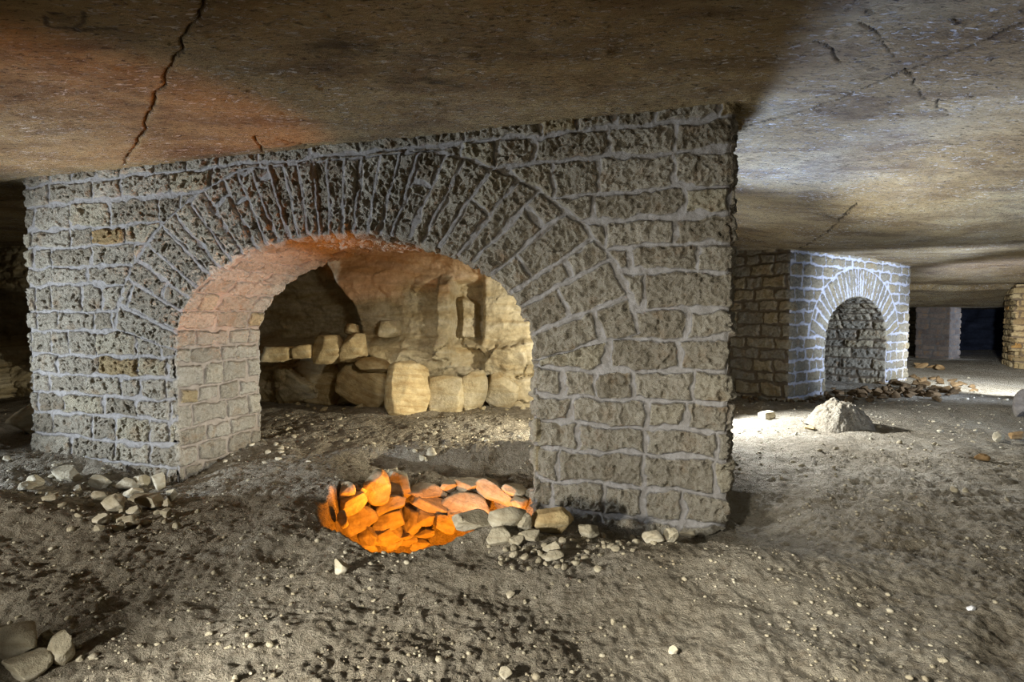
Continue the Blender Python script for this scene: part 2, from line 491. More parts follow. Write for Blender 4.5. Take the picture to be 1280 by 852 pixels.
def empty(name, loc, rz=0.):
    o = bpy.data.objects.new(name, None); COL.objects.link(o)
    o.location = loc; o.rotation_euler = (0, 0, rz); o.empty_display_size = .2
    return o

A1 = math.radians(-18)
ARCH = empty('masonry_arch', (1.53-7.1*math.cos(A1), 4.03-7.1*math.sin(A1), 0), A1)
tag(ARCH, 'large rubble stone arch holding up the quarry roof, over the orange pit', 'arch')
def foot1(x, y):
    # undercut and broken footing under the pier that stands beside the pit
    f = np.interp(x, [0, 2.0, 5.6, 5.9, 6.1, 6.4, 6.75, 6.95, 7.1, 7.2], [-.6, -.6, -.09, -.07, -.09, -.13, -.15, -.12, -.04, -.03])
    f = f+.016*n3(x*6, x*0+.5, None, 5)
    return np.where((x > 5.2) & (y < .22), f, -.6)
P1 = dict(L=7.1, D=1.08, H=3.0, zb=-.6, xl=2.07, xr=5.67, spring=1.2, rise=.965, step=.0065, seed=101, ch=.225, lens=(.24, .66),
          ring=(.80, .74), fan=.55, nv=30, phi0=.25, ringtop=2.80, lift=.017, jw=(.008, .030), amp=1.45, rib=.018,
          sch=.19, slens=(.2, .5), slift=1.5, foot=foot1, sidestep=.015)
masonry_block(ARCH, P1, M['masonry'])

A2 = math.atan2(.609, .796)
ARCH2 = empty('masonry_arch', (4.68, 9.71, 0), A2)
tag(ARCH2, 'smaller pale stone arch beyond the earth mound, rubble strewn at its foot', 'arch')
P2 = dict(L=5.35, D=1.3, H=2.95, zb=-.35, xl=1.30, xr=4.10, spring=1.03, rise=.81, step=.016, seed=303, ch=.20, lens=(.25, .56),
          ring=(.62, .55), fan=.45, nv=27, phi0=.30, ringtop=2.43, lift=.016, jw=(.010, .034), amp=1.2, rib=.014,
          sch=.20, slens=(.36, .72), sidestep=.016)
masonry_block(ARCH2, P2, M['masonry2'])

def masonry_pillar(name, label, loc, rz, sx, sy, H, zb, mat, seed, step=.03, ch=.17, lens=(.25, .5), broken=0.):
    """a pillar of coursed blocks, skin and capped top"""
    r = empty(name, loc, rz); tag(r, label, 'pillar', kind='thing')
    per = 2*(sx+sy)
    pl = np.linspace(0, per, int(per/step)); zl = np.arange(zb, H+step, step)
    p, z = np.meshgrid(pl, zl, indexing='ij')
    cs = np.array([0, sx, sx+sy, 2*sx+sy, per]); X = np.array([0, sx, sx, 0, 0.]); Y = np.array([0, 0, sy, sy, 0.])
    x = np.interp(p, cs, X); y = np.interp(p, cs, Y)
    c = .03; th = np.full(p.shape, -PI/2)-PI/4*(1-ss(0, c, p))
    for i in (1, 2, 3): th = th+PI/2*ss(cs[i]-c, cs[i]+c, p)
    th = th+PI/4*ss(per-c, per, p)
    e, r1, r2 = courses(p, z, seed, ch, lens)
    e = np.minimum(e, 9); h, st = relief(e, r1, r2, p, z, seed+7, (.006, .03), .02, 1.)
    h = h*ss(0, .02, np.minimum(p, per-p))
    if broken:
        rowr = _h(np.floor(z/ch), np.zeros(z.shape), np.zeros(z.shape), seed+4)
        near = ss(.45, .0, np.minimum(p, per-p))
        h = h+near*broken*(rowr-.55)
    V = np.stack([x+np.cos(th)*h, y+np.sin(th)*h, z], -1).reshape(-1, 3)
    A = np.stack([st, r1, st*0], -1).reshape(-1, 3)
    q = grid_quads(*p.shape).reshape(-1, 4)
    make_obj('shaft', mesh_np('shaft', V, q, A), mat, r)
    return r

# ------------------------------------------------------------------ floor, ceiling, rock walls
def polar(origin, r0, r1, ns, a0, a1, na):
    r = np.exp(np.linspace(math.log(r0), math.log(r1), ns)); a = np.linspace(a0, a1, na)
    R, Aa = np.meshgrid(r, a, indexing='ij')
    return origin[0]+R*np.sin(Aa), origin[1]+R*np.cos(Aa)

x, y = polar((0, -1.2), .9, 36, 960, math.radians(-72), math.radians(72), 1150)
z = T(x, y)
fl = make_obj('floor', mesh_np('floor', np.stack([x, y, z], -1).reshape(-1, 3), grid_quads(*x.shape, flip=True).reshape(-1, 4)), M['floor'])
tag(fl, 'uneven trodden earth floor of the quarry with a stone lined pit', 'floor', kind='structure')

def polyline_dist(x, y, pts):
    d = np.full(x.shape, 99.)
    for (ax, ay), (bx, by) in zip(pts[:-1], pts[1:]):
        vx, vy = bx-ax, by-ay; t = np.clip(((x-ax)*vx+(y-ay)*vy)/(vx*vx+vy*vy), 0, 1)
        d = np.minimum(d, np.hypot(x-ax-t*vx, y-ay-t*vy))
    return d

def chit(px, py):
    r = ray(px, py); t = np.linspace(.5, 40, 6000)
    b = EYE+t*r[2] > CZ(t*r[0], t*r[1], False)
    i = int(np.argmax(b)) if b.any() else len(t)-1
    return t[i]*r[0], t[i]*r[1]
CRACKS = [([(262, -8), (235, 40), (215, 85), (195, 120), (180, 160), (168, 185), (152, 205)], .016),
          ([(1300, 20), (1240, 45), (1160, 78), (1120, 93), (1060, 118), (1010, 138), (930, 158)], .017),
          ([(1075, 28), (1100, 45), (1120, 72)], .008), ([(1018, 50), (1040, 62), (1052, 78)], .009),
          ([(1130, 85), (1148, 110), (1155, 125)], .008), ([(1172, 122), (1183, 145)], .008),
          ([(330, 190), (318, 170), (345, 172), (385, 182)], .012),
          ([(1000, 310), (1040, 285), (1070, 255)], .02), ([(1020, 268), (1050, 275), (1065, 265)], .016)]
x, y = polar((0, -1.2), .9, 36, 950, math.radians(-66), math.radians(66), 1250)
z = CZ(x, y); crack = np.zeros(x.shape)
wx = x+.022*fbm(x*5, y*5, 3, 81); wy = y+.022*fbm(x*5, y*5, 3, 83)
for px, wd in CRACKS:
    d = polyline_dist(wx, wy, [chit(*q) for q in px])
    wv = wd*(.42+.5*np.abs(n3(x*3.5, y*3.5, None, 85)))
    m = ss(wv*1.3, wv*.4, d); crack = np.maximum(crack, m); z = z+.025*m
soot = np.zeros(x.shape)
for sx, sy, rx, ry, am in ((425, 60, .22, .14, .75), (540, 102, .2, .07, .8), (510, 128, .25, .05, .5), (60, 18, .2, .05, .4), (640, 60, .3, .2, .3)):
    cx, cy = chit(sx, sy); soot = np.maximum(soot, gauss(wx, wy, cx, cy, rx, ry, am)*ss(-.4, .5, fbm(x*5, y*9, 3, 87)+.3))
for pts in ([(57, 20), (58, 31), (66, 34), (92, 34), (104, 28), (105, 16)], [(62, 16), (78, 16)], [(95, 37), (120, 35), (145, 36)]):
    soot = np.maximum(soot, .8*ss(.016, .007, polyline_dist(x, y, [chit(*q) for q in pts])))
# a flaked edge where the bed runs out beyond the pier
ce = make_obj('ceiling', mesh_np('ceiling', np.stack([x, y, z], -1).reshape(-1, 3), grid_quads(*x.shape).reshape(-1, 4),
              np.stack([crack, crack*0, soot], -1).reshape(-1, 3)), M['ceiling'])
tag(ce, 'cracked and flaking rock roof of the quarry', 'ceiling', kind='structure')

def path_wall(name, pts, zb, H, step, fn, mat, label):
    pts = np.array(pts, float); seg = np.hypot(*np.diff(pts, axis=0).T); cl = np.concatenate([[0], np.cumsum(seg)])
    pl = np.arange(0, cl[-1], step); zl = np.arange(zb, H, step)
    p, z = np.meshgrid(pl, zl, indexing='ij')
    x = np.interp(p, cl, pts[:, 0]); y = np.interp(p, cl, pts[:, 1])
    tx = np.gradient(x, axis=0); ty = np.gradient(y, axis=0)
    for _ in range(12):
        tx = (tx+np.roll(tx, 1, 0)+np.roll(tx, -1, 0))/3; ty = (ty+np.roll(ty, 1, 0)+np.roll(ty, -1, 0))/3
    l = np.hypot(tx, ty); nx, ny = ty/l, -tx/l       # towards the viewer's side
    h = fn(p, x, z)
    V = np.stack([x+nx*h, y+ny*h, z], -1).reshape(-1, 3)
    o = make_obj(name, mesh_np(name, V, grid_quads(*p.shape).reshape(-1, 4)), mat)
    tag(o, label, 'wall', kind='structure'); return o

def back_fn(p, x, z):
    wp = p+.10*fbm(p*2.4, z*2.4, 3, 91); wz = z+.07*fbm(p*2.4, z*2.4, 3, 92)
    fa, ga = facets(wp*1.5, wz*2.0, 93)
    fb, gb = facets(wp*4.2+3, wz*5.5, 90)
    fc_, gc = facets(wp*2.0, wz*4.6, 99)
    low = ss(1.12, .95, z+.12*fbm(p*1.4, z*0, 2, 94))
    h = .10*fbm(p*.8, z*1.6, 3, 95)+.020*fbm(p*6, z*9, 3, 96)
    h = h+low*(.22+.30*fa+.05*fb-.07*ss(.05, .0, ga)*ss(-.3, .3, n3(p*2, z*2, None, 89)+.2))
    strata = np.floor(z*3.6+.25*fbm(p*.9, z*.3, 2, 97)); h = h+.09*(_h(strata, strata*0, strata*0, 98)-.5)*(1-low)
    h = h+(1-low)*(.045*fc_+.018*fb)
    # bulging bed under the roof over the dark corner
    edge = -3.05-.42*np.clip(z-2.05, -3, 1)*-1.0
    edge = np.interp(z, [.9, 1.4, 1.7, 2.1, 3.], [-2.5, -2.6, -2.75, -3.06, -3.5])
    h = h-1.25*ss(edge+.05, edge-.18, x)*ss(.8, 1.05, z)
    # free standing rib and the recess beside it
    wob = .025*n3(z*4, z*0, None, 101)
    rib = ss(-1.24, -1.18, x+wob)*ss(-.96, -1.0, x+wob)*ss(.72, .8, z)
    h = h+rib*.26*ss(2.15, 1.9, z)
    nic = ss(-.99, -.95, x+wob)*ss(-.46, -.52, x-wob)*ss(.95, 1.08, z)*ss(2.06, 1.98, z+.04*n3(x*5, z*0, None, 103))
    h = h-.30*nic
    blk = ss(-.87, -.83, x)*ss(-.58, -.64, x)*ss(1.08, 1.12, z)*ss(1.76, 1.70, z+(x+.75)*.5)
    h = h+.24*blk*nic
    h = h+.16*ss(-.52, -.40, x)*ss(.8, 1.3, z)+.12*ss(-1.4, -.3, x)*ss(2.0, 2.25, z)
    return h
path_wall('wall_back', [(-11, 10.9), (-3.2, 9.8), (.6, 9.4), (2.4, 9.6), (2.9, 16), (3.2, 26)], -.35, 3.05, .02, back_fn, M['rock'],
          'cream rock face with a rib and a recess, seen through the large arch')
def plain_fn(p, x, z):
    fa, ga = facets(p*.9, z*1.4, 111)
    return .25*fbm(p*.5, z*.9, 3, 112)+.2*fa
path_wall('wall_left', [(-10.5, 1), (-10.8, 6), (-11, 10.8)], -.4, 3.1, .06, plain_fn, M['farrock'], 'dark rock face beyond the end of the large arch')
path_wall('wall_far', [(3.1, 24.5), (14, 24.6), (27, 24)], -.4, 2.6, .08, plain_fn, M['voidrock'], 'rock face toned dark blue for the unlit far end of the gallery')

masonry_pillar('masonry_pillar', 'dark masonry pillar standing far beyond the pale arch', (14.43, 19.0, 0), math.radians(37.4), 1.08, .95, 1.85, -.2, M['dark'], 401)
masonry_pillar('masonry_pillar', 'grey pillar half hidden behind the edge of the pale arch', (14.35, 21.4, 0), math.radians(-4), .95, 1.2, 1.85, -.2, M['masonry2'], 431)
masonry_pillar('masonry_pillar', 'brown masonry pillar with a ragged edge at the margin of the picture', (13.52, 15.5, 0), math.radians(-33), 3.2, 1.6, 2.3, -.3, M['brown'], 461, .02, .17, (.3, .6), .35)

# ------------------------------------------------------------------ stones
def ico(sub):
    bm = bmesh.new(); bmesh.ops.create_icosphere(bm, subdivisions=sub, radius=1.)
    v = np.array([q.co[:] for q in bm.verts]); f = np.array([[w.index for w in q.verts] for q in bm.faces]); bm.free()
    return v, f
ICO = {s: ico(s) for s in (2, 3, 4, 5)}

def rock_mesh(name, seed, size, sub=4, cuts=9, flat=.62, rough_=.05, slab=None, box=0.):
    """an angular stone: a ball cut by planes, then weathered; sits with its base near z = 0"""
    r = np.random.RandomState(seed)
    v, f = ICO[sub]; v = v.copy()
    if box:
        b = v/np.abs(v).max(1)[:, None]; v = (v*(1-box)+b*box); v = v/np.abs(v).max()*1.
        flat += .42; v = v*1.0
    for i in range(cuts+5):
        n = r.normal(size=3); n /= np.linalg.norm(n)
        d = r.uniform(flat-.12, .84+(.5 if box else 0)); s = v@n; ov = np.maximum(s-d, 0)
        v = v-ov[:, None]*n
    if slab:
        v[:, 2] = np.clip(v[:, 2], -slab, slab)
    nn = v/np.maximum(np.linalg.norm(v, axis=1), 1e-6)[:, None]
    o = seed*1.7
    d = rough_*(n3(v[:, 0]*2.2+o, v[:, 1]*2.2, v[:, 2]*2.2, 5)+.5*n3(v[:, 0]*6+o, v[:, 1]*6, v[:, 2]*6, 6)+.35*n3(v[:, 0]*14+o, v[:, 1]*14, v[:, 2]*14, 7))
    v = v+nn*d[:, None]
    lo, hi = v.min(0), v.max(0)
    v = (v-(lo+hi)/2)/(hi-lo)*np.array(size)
    return mesh_np(name, v, f)

def stone(name, label, cat, loc, size, seed, mat, group=None, rot=(0, 0, 0), sub=4, cuts=9, flat=.6, rough_=.05, slab=None, sink=.12, box=0.):
    me = rock_mesh(name, seed, size, sub, cuts, flat, rough_, slab, box)
    o = make_obj(name, me, M[mat] if isinstance(mat, str) else mat)
    o.rotation_euler = rot
    from mathutils import Euler
    R = np.array(Euler(rot).to_matrix()); co = np.empty(len(me.vertices)*3, np.float32); me.vertices.foreach_get('co', co)
    zmin = (co.reshape(-1, 3)@R.T)[:, 2].min()
    o.location = (loc[0], loc[1], loc[2]-zmin-sink*size[2])
    return tag(o, label, cat, group)

def ground_stone(name, label, cat, px, py, wpx, hpx, seed, mat, group=None, deep=.8, sink=.12, **kw):
    """a stone whose foot stands on the ground seen at (px, py), as wide and high as it looks there"""
    X, Y, Z = hit(px, py); s = math.hypot(X, Y)*0+Y/F
    w, h = wpx*s, hpx*s
    return stone(name, label, cat, (X, Y+w*deep*.35, Z), (w, w*deep, h*(1+sink)), seed, mat, group, sink=sink, **kw)

# --- boulders at the foot of the rock face behind the arch
BACK = [
 ('boulder', 'big tilted beige boulder leaning at the foot of the rock face', 453, 508, 74, 52, 'beige', dict(rot=(.15, .5, .15), cuts=9, box=.45)),
 ('rock_slab', 'broad dark slab lying beside the tilted boulder under the dark corner', 397, 503, 70, 52, 'beige', dict(rot=(-.15, .12, -.35), cuts=7, box=.7)),
 ('rock_slab', 'tall pale slab split in two tones just past the tilted boulder', 508, 516, 60, 66, 'beige', dict(rot=(-.12, .18, .65), cuts=11, box=.5)),
 ('boulder', 'pale squarish boulder beneath the rock rib', 557, 514, 46, 46, 'rock', dict(cuts=7, box=.6, rot=(-.1, 0, -.2))),
 ('boulder', 'pointed cream boulder under the recess in the rock face', 591, 512, 40, 52, 'rock', dict(rot=(0, .1, .5), cuts=7)),
 ('boulder', 'low cream boulder close to the inner edge of the near pier', 628, 510, 44, 46, 'rock', dict(cuts=9)),
 ('rock_slab', 'thin flat stone perched across the top of the tilted boulder', 466, 464, 44, 16, 'beige', dict(rot=(.1, .15, 0), cuts=6)),
 ('stone_block', 'squared dark block on the ledge above the broad dark slab', 412, 452, 36, 34, 'beige', dict(cuts=5, flat=.5, box=.85, rot=(0, rnd.uniform(-.1, .1), rnd.uniform(-.2, .2)))),
 ('stone_block', 'squared block on the ledge right above the tilted boulder', 443, 450, 30, 34, 'beige', dict(cuts=5, flat=.5, box=.85, rot=(0, rnd.uniform(-.1, .1), rnd.uniform(-.2, .2)))),
 ('stone_block', 'flat dark block at the shadowy end of the ledge', 348, 450, 44, 18, 'beige', dict(cuts=5, flat=.5, box=.85, rot=(0, rnd.uniform(-.1, .1), rnd.uniform(-.2, .2)))),
 ('stone_block', 'small dark block between the flat block and the squared one', 382, 446, 26, 16, 'beige', dict(cuts=5, flat=.5, box=.85, rot=(0, rnd.uniform(-.1, .1), rnd.uniform(-.2, .2)))),
 ('stone_block', 'pair-sized grey stone on top of the ledge under the bulging bed', 486, 420, 26, 20, 'rock', dict(cuts=5, flat=.5, box=.8)),
 ('stone_block', 'small round stone on the ledge top by the dark corner', 440, 418, 18, 14, 'beige', dict(cuts=7)),
]
for i, (nm, lb, px, py, w, h, mt, kw) in enumerate(BACK):
    if py > 475:
        ground_stone(nm, lb, 'boulder' if nm != 'rock_slab' else 'slab', px, py, w, h, 500+i, mt, 'boulders under the rock face', sub=5, deep=.6, rough_=.04, **kw)
    else:
        Yb = 9.05 if py > 440 else 9.4
        r = ray(px, py); t = Yb/r[1]; s = Yb/F
        stone(nm, lb, 'block' if nm == 'stone_block' else 'slab', (t*r[0], Yb, EYE+t*r[2]), (w*s, .5, h*s*1.1), 500+i, mt, 'blocks on the rock ledge', sub=4, rough_=.04, sink=.08, **kw)

# --- pit lining: stones set in the far wall of the shaft
PITS = [ # crop coordinates of the pit view, width, height, tilt, label
 (330,430,125,150,-.25,'tall pit stone with a pale tip, first at the rim beyond the shaft'),
 (450,412,115,120,.1,'square glowing pit stone beside the tall pale tipped one'),
 (588,440,190,66,.06,'long glowing pit stone under the shadowy bank'),
 (710,412,76,56,0,'small glowing pit stone in the top course by the bank'),
 (815,410,155,66,0,'flat rectangular glowing pit stone of the top course'),
 (955,452,205,84,.35,'tilted pit stone half orange and half in shade by the pier'),
 (625,512,205,74,.42,'long thin pit stone sloping down in the middle of the wall'),
 (800,502,220,98,.2,'largest glowing oval pit stone in the shaft wall'),
 (390,510,160,76,-.15,'glowing lozenge shaped pit stone of the second course'),
 (238,580,160,115,-.2,'broad glowing pit stone low on the curved side of the shaft'),
 (385,592,150,95,-.1,'wedge shaped glowing pit stone in the third course'),
 (512,592,96,120,.3,'upright glowing pit stone in the middle of the third course'),
 (590,566,100,84,.3,'dull orange pit stone tucked behind the upright one'),
 (682,592,110,76,.35,'triangular glowing pit stone just above the near rim'),
 (800,568,170,66,.2,'flat glowing pit stone under the largest oval one'),
 (285,652,80,90,0,'narrow glowing pit stone lowest on the curved side'),
 (385,662,150,84,-.1,'low wide glowing pit stone at the bottom of the view'),
 (200,512,130,86,-.4,'smooth glowing pit stone on the curved side under the pale tips'),
 (178,448,64,80,.5,'small pale tipped pit stone poking above the curved rim'),
 (145,592,46,76,.2,'thin glowing sliver of pit stone at the curved rim'),
 (236,456,54,46,.3,'little pit stone between the two pale tipped ones'),
 (580,644,90,46,0,'dark orange pit stone deep in the shaft wall'),
 (480,656,66,36,0,'tiny glowing pit stone near the bottom of the shaft wall'),
 (1050,438,110,52,.25,'pale grey pit stone touching the pier above the orange ones'),
 (1068,500,90,54,.1,'dim brown pit stone wedged against the foot of the pier'),
]
for i, (cx, cy, w, h, tl, lb) in enumerate(PITS):
    X, Y, Z = hit(380+cx/3.872, 500+cy/3.872); s = Y/F/3.872
    ang = math.atan2(PITC[1]-Y, PITC[0]-X)
    me = rock_mesh('pit_stone', 700+i, (w*s*1.14, .24, h*s*1.16), 4, 9, .58, .05)
    o = make_obj('pit_stone', me, M['grey_rock'])
    o.location = (X+.07*math.cos(ang), Y+.07*math.sin(ang), Z+.02)
    face = max(-.9, min(.9, (ang+PI/2)))*.6
    o.rotation_euler = (-.22, tl, face)
    tag(o, lb, 'stone', 'stones lining the pit')
for i in range(16):
    cx, cy = 190+(i % 8)*62+rnd.uniform(-14, 14), 705+(i//8)*62+rnd.uniform(-10, 10)
    X, Y, Z = hit(380+cx/3.872, 500+cy/3.872)
    if pit_rho(np.array([X]), np.array([Y]))[0] > 1.0: continue
    o = make_obj('pit_stone', rock_mesh('pit_stone', 760+i, (.24, .22, .16), 4, 9, .58, .05), M['grey_rock'])
    o.location = (X, Y+.03, Z+.02); o.rotation_euler = (-.2, rnd.uniform(-.3, .3), rnd.uniform(-.4, .4))
    tag(o, 'stone half hidden low in the pit behind its near rim', 'stone', 'half hidden stones low in the pit')
for i, (cx, cy, w) in enumerate(((536, 245, 22), (573, 282, 30), (616, 264, 44), (440, 336, 22), (402, 340, 16), (246, 420, 24), (592, 286, 12))):
    ground_stone('pebble', 'orange lit pebble on the dark bank above the pit', 'pebble', 380+cx/3.872, 500+cy/3.872+3, w/3.872*1.2, w/3.872, 740+i, 'pebble', 'pebbles on the pit bank', sub=3)

# --- stones around the foot of the near pier
NEAR = [
 ('stone', 'round beige boulder wedged under the corner of the near pier', 690, 668, 62, 32, 'beige', {}),
 ('stone', 'grey angular stone on the pit rim beside the beige boulder', 634, 664, 50, 30, 'grey_rock', {}),
 ('stone', 'small triangular stone between the beige boulder and the rim stone', 656, 666, 20, 22, 'grey_rock', {}),
 ('stone', 'knobbly grey stone lower down in front of the rim stone', 627, 684, 40, 22, 'grey_rock', {}),
 ('stone', 'smaller knobbly stone next to the knobbly grey one', 645, 684, 20, 14, 'grey_rock', {}),
 ('stone', 'mid sized grey stone in front of the beige boulder', 661, 680, 28, 16, 'grey_rock', {}),
 ('stone', 'rough grey stone alone in the hollow under the pier', 737, 673, 28, 18, 'grey_rock', {}),
 ('stone', 'grey stone on the gravel slope below the beige boulder', 690, 692, 24, 16, 'grey_rock', {}),
 ('stone', 'flat grey stone furthest down the gravel slope', 693, 702, 26, 12, 'grey_rock', {}),
 ('stone', 'pale stone at the lip of the hollow under the middle of the pier', 818, 680, 28, 16, 'pebble', {}),
 ('stone', 'blunt grey stone just past the pale one at the lip', 840, 678, 20, 16, 'grey_rock', {}),
 ('stone', 'pale flat stone last in the row at the lip of the hollow', 862, 676, 22, 12, 'pebble', {}),
 ('stone', 'lone grey stone casting a shadow on the open earth near the pit', 425, 718, 20, 18, 'pebble', {}),
 ('stone', 'small stone with a long shadow on the foreground earth', 638, 748, 12, 8, 'pebble', {}),
 ('stone', 'pale stone at the bottom edge of the picture in the middle', 632, 850, 18, 12, 'pebble', {}),
 ('stone', 'pointed pale pebble on the earth in front of the pier', 842, 818, 14, 10, 'pebble', {}),
 ('stone', 'tilted grey rim slab at the near lip of the pit', 590, 664, 56, 20, 'grey_rock', dict(cuts=7)),
 # in the passage beside the second arch
 ('stone_block', 'small pale cut block lying alone on the bright floor', 961, 524, 18, 10, 'pebble', dict(cuts=4, flat=.6, box=.9, rot=(0, 0, .3))),
 ('stone', 'flat tan stone at the near foot of the earth mound', 1016, 538, 14, 5, 'beige', {}),
 ('stone', 'upright pale stone casting a streak of shade beyond the mound', 1250, 553, 11, 14, 'grey_rock', {}),
 ('stone', 'two toned stone out on the open floor of the passage', 1231, 577, 16, 9, 'soil', {}),
 ('stone', 'grey stone at the picture edge among low rubble', 1277, 550, 22, 10, 'soil', {}),
 ('boulder', 'rounded grey boulder cut by the edge of the picture in the passage', 1284, 522, 20, 36, 'farrock', {}),
 # at the outer end of the large arch
 ('boulder', 'pale pointed boulder half hidden behind the end of the large arch', 24, 543, 50, 36, 'pebble', dict(cuts=8)),
 # bottom corner
 ('boulder', 'large dark edged stone in the bottom corner of the picture', 16, 822, 62, 36, 'grey_rock', dict(cuts=8)),
 ('stone', 'triangular stone with a pale top in the bottom corner group', 70, 832, 32, 38, 'grey_rock', dict(cuts=6, flat=.5, rot=(0, .2, .3))),
 ('rock_slab', 'low flat slab nearest the bottom edge of the corner group', 22, 851, 58, 24, 'grey_rock', dict(cuts=7)),
 ('stone', 'small round stone behind the triangular one in the corner group', 54, 802, 16, 14, 'grey_rock', {}),
 ('scrap', 'tiny white scrap lying on the foreground earth', 1217, 764, 11, 6, 'white', dict(cuts=4)),
 ('stone', 'little pale stone beside the triangular corner stone', 98, 828, 10, 8, 'pebble', {}),
]
for i, (nm, lb, px, py, w, h, mt, kw) in enumerate(NEAR):
    kw = dict(dict(sub=4, cuts=9), **kw)
    ground_stone(nm, lb, {'stone': 'stone', 'boulder': 'boulder', 'rock_slab': 'slab', 'stone_block': 'block', 'scrap': 'scrap'}[nm], px, py, w, h, 800+i, mt, **kw)

# --- heap at the foot of the far pier of the large arch
HEAP = [ # crop coordinates of the heap view (scale 4.26)
 (330,520,140,66,'long tilted grey stone apart from the heap, in the shade of the pier',-.45),
 (270,505,60,30,'small stone tucked behind the long tilted one',0),
 (135,565,80,44,'flat stone on the bank below the pier end',0),
 (170,545,90,60,'dark stone on the bank behind the flat one',0),
 (30,412,40,30,'pale pebble by itself in the shade beyond the bank',0),
 (250,628,100,36,'half buried flat stone between the bank and the heap',0),
 (400,570,44,30,'small pale stone at the near end of the heap',0),
 (525,560,104,70,'upright ridged stone at the back of the heap',-.3),
 (515,632,84,56,'pale stone leaning below the upright ridged one',-.5),
 (590,680,120,86,'large pale rounded stone at the front of the heap',-.4),
 (660,570,110,70,'grey stone set against the pier at the back of the heap',0),
 (735,552,90,66,'pitted stone directly under the pier corner',0),
 (690,610,100,56,'pale stone in the middle of the heap behind the long flat one',.2),
 (745,665,190,60,'long flat bar shaped stone across the heap',-.08),
 (840,565,64,90,'upright stone at the end of the heap under the jamb',.2),
 (870,660,66,52,'round stone at the end of the long flat bar',0),
 (910,625,56,60,'grey stone beyond the bar towards the opening',.3),
 (875,710,70,46,'stone lying just outside the heap towards the pit',0),
 (520,745,86,50,'brown stone in front of the large pale one',0),
 (622,740,60,50,'small stone beside the round pale one in front',-.3),
 (685,765,90,64,'round pale stone foremost of the heap',0),
 (700,700,70,50,'stone between the bar and the round pale one',0),
 (640,692,34,28,'pebble in the gap under the bar stone',0),
 (520,790,60,40,'low brown stone sunk in the slope in front of the heap',0),
 (610,790,70,46,'dark stone sunk in the slope below the heap',0),
]
for i, (cx, cy, w, h, lb, tl) in enumerate(HEAP):
    ground_stone('stone', lb, 'stone', cx/4.26, 480+(cy+.0*h)/4.26, w/4.26, h/4.26, 900+i, 'pebble' if 'pale' in lb or 'round' in lb else 'grey_rock',
                 'stones heaped at the pier foot', rot=(0, tl*-1, rnd.uniform(-.4, .4)), sub=4, cuts=8)

# --- earth mound
def mound():
    X, Y, Z = hit(1071, 537)
    n = 120; g = np.linspace(-1, 1, n); u, v = np.meshgrid(g, g, indexing='ij')
    R = np.hypot(u, v); th = np.arctan2(v, u)
    w = R/(1+.10*np.sin(2*th+.5)+.06*np.sin(5*th))
    hh = .37*np.clip(1-np.clip(w, 0, 1)**2.1, 0, 1)**.8*(1-.12*ss(.3, 0, w))
    hh = hh+.035*fbm(u*3, v*3, 3, 121)*ss(1, .7, w)+.012*fbm(u*12, v*12, 3, 123)*ss(1, .8, w)
    # crumbled side
    hh = hh-.06*ss(.1, .4, u+.3*v)*ss(1, .5, w)
    gx, gy = X+u*.43, Y+.36+v*.43
    zz = np.maximum(T(gx, gy), Z-.05)*ss(1.2, .9, w)+hh-.03
    V = np.stack([u*.43, v*.43, zz-Z], -1).reshape(-1, 3)
    keep = (w < 1.08)[:-1, :-1]
    V, q, _ = compact(V, grid_quads(n, n)[keep].reshape(-1, 4))
    o = make_obj('earth_mound', mesh_np('earth_mound', V, q), M['floor'])
    o.location = (X, Y+.36, Z)
    tag(o, 'rounded mound of packed earth in front of the pale arch', 'mound')
mound()

# --- rubble along the second arch, each shard its own stone
proto = [rock_mesh('rubble_stone', 1200+i, (.3, .22, .13), 3, 8, .5, .05) for i in range(6)]
def scatter(name, label, cat, group, pts, protos, mat, s0, s1, tilt=.3, sink=.25, seed=1):
    r = random.Random(seed)
    for me in protos:
        if not me.materials: me.materials.append(M[mat])
    done = []
    for (X, Y) in pts:
        w0 = max(q.co.x for q in protos[0].vertices)*(s0+s1)*.5
        if any((X-a)**2+(Y-b)**2 < (w0*1.55)**2 for a, b in done): continue
        done.append((X, Y))
        o = bpy.data.objects.new(name, r.choice(protos)); COL.objects.link(o)
        s = r.uniform(s0, s1)
        o.scale = (s*r.uniform(.8, 1.25), s*r.uniform(.8, 1.2), s*r.uniform(.8, 1.3))
        o.rotation_euler = (r.uniform(-tilt, tilt), r.uniform(-tilt, tilt), r.uniform(0, 6.28))
        h = .5*o.scale[2]*max(q.co.z for q in o.data.vertices)*2
        o.location = (X, Y, Tz(X, Y)+h*(1-2*sink))
        tag(o, label, cat, group)
def along(p0, p1, n, spread, seed, bias=1.):
    r = random.Random(seed); out = []
    for i in range(n):
        t = r.random(); X = p0[0]+(p1[0]-p0[0])*t; Y = p0[1]+(p1[1]-p0[1])*t
        out.append((X+r.gauss(0, spread), Y+r.gauss(0, spread)*bias))
    return out
g2 = lambda px, py: hit(px, py)[:2]
scatter('rubble_stone', 'shade-darkened brown rubble shard in the bank along the foot of the pale arch', 'stone', 'rubble along the pale arch',
        along(g2(1035, 496), g2(1165, 488), 120, .28, 5)+along(g2(1045, 499), g2(1150, 492), 120, .28, 6), proto, 'rubble', .35, .85, .7, .2, 7)
scatter('rubble_stone', 'rubble shard scattered from the pale arch out onto the bright floor', 'stone', 'rubble spilling past the pale arch',
        along(g2(1145, 474), g2(1185, 490), 44, .35, 15), proto, 'soil', .4, .9, .5, .2, 8)
scatter('rubble_stone', 'small rubble shard strewn at the near corner of the pale arch', 'stone', 'rubble by the corner of the pale arch',
        along(g2(925, 500), g2(1040, 503), 26, .14, 25), proto, 'soil', .22, .6, .5, .25, 9)
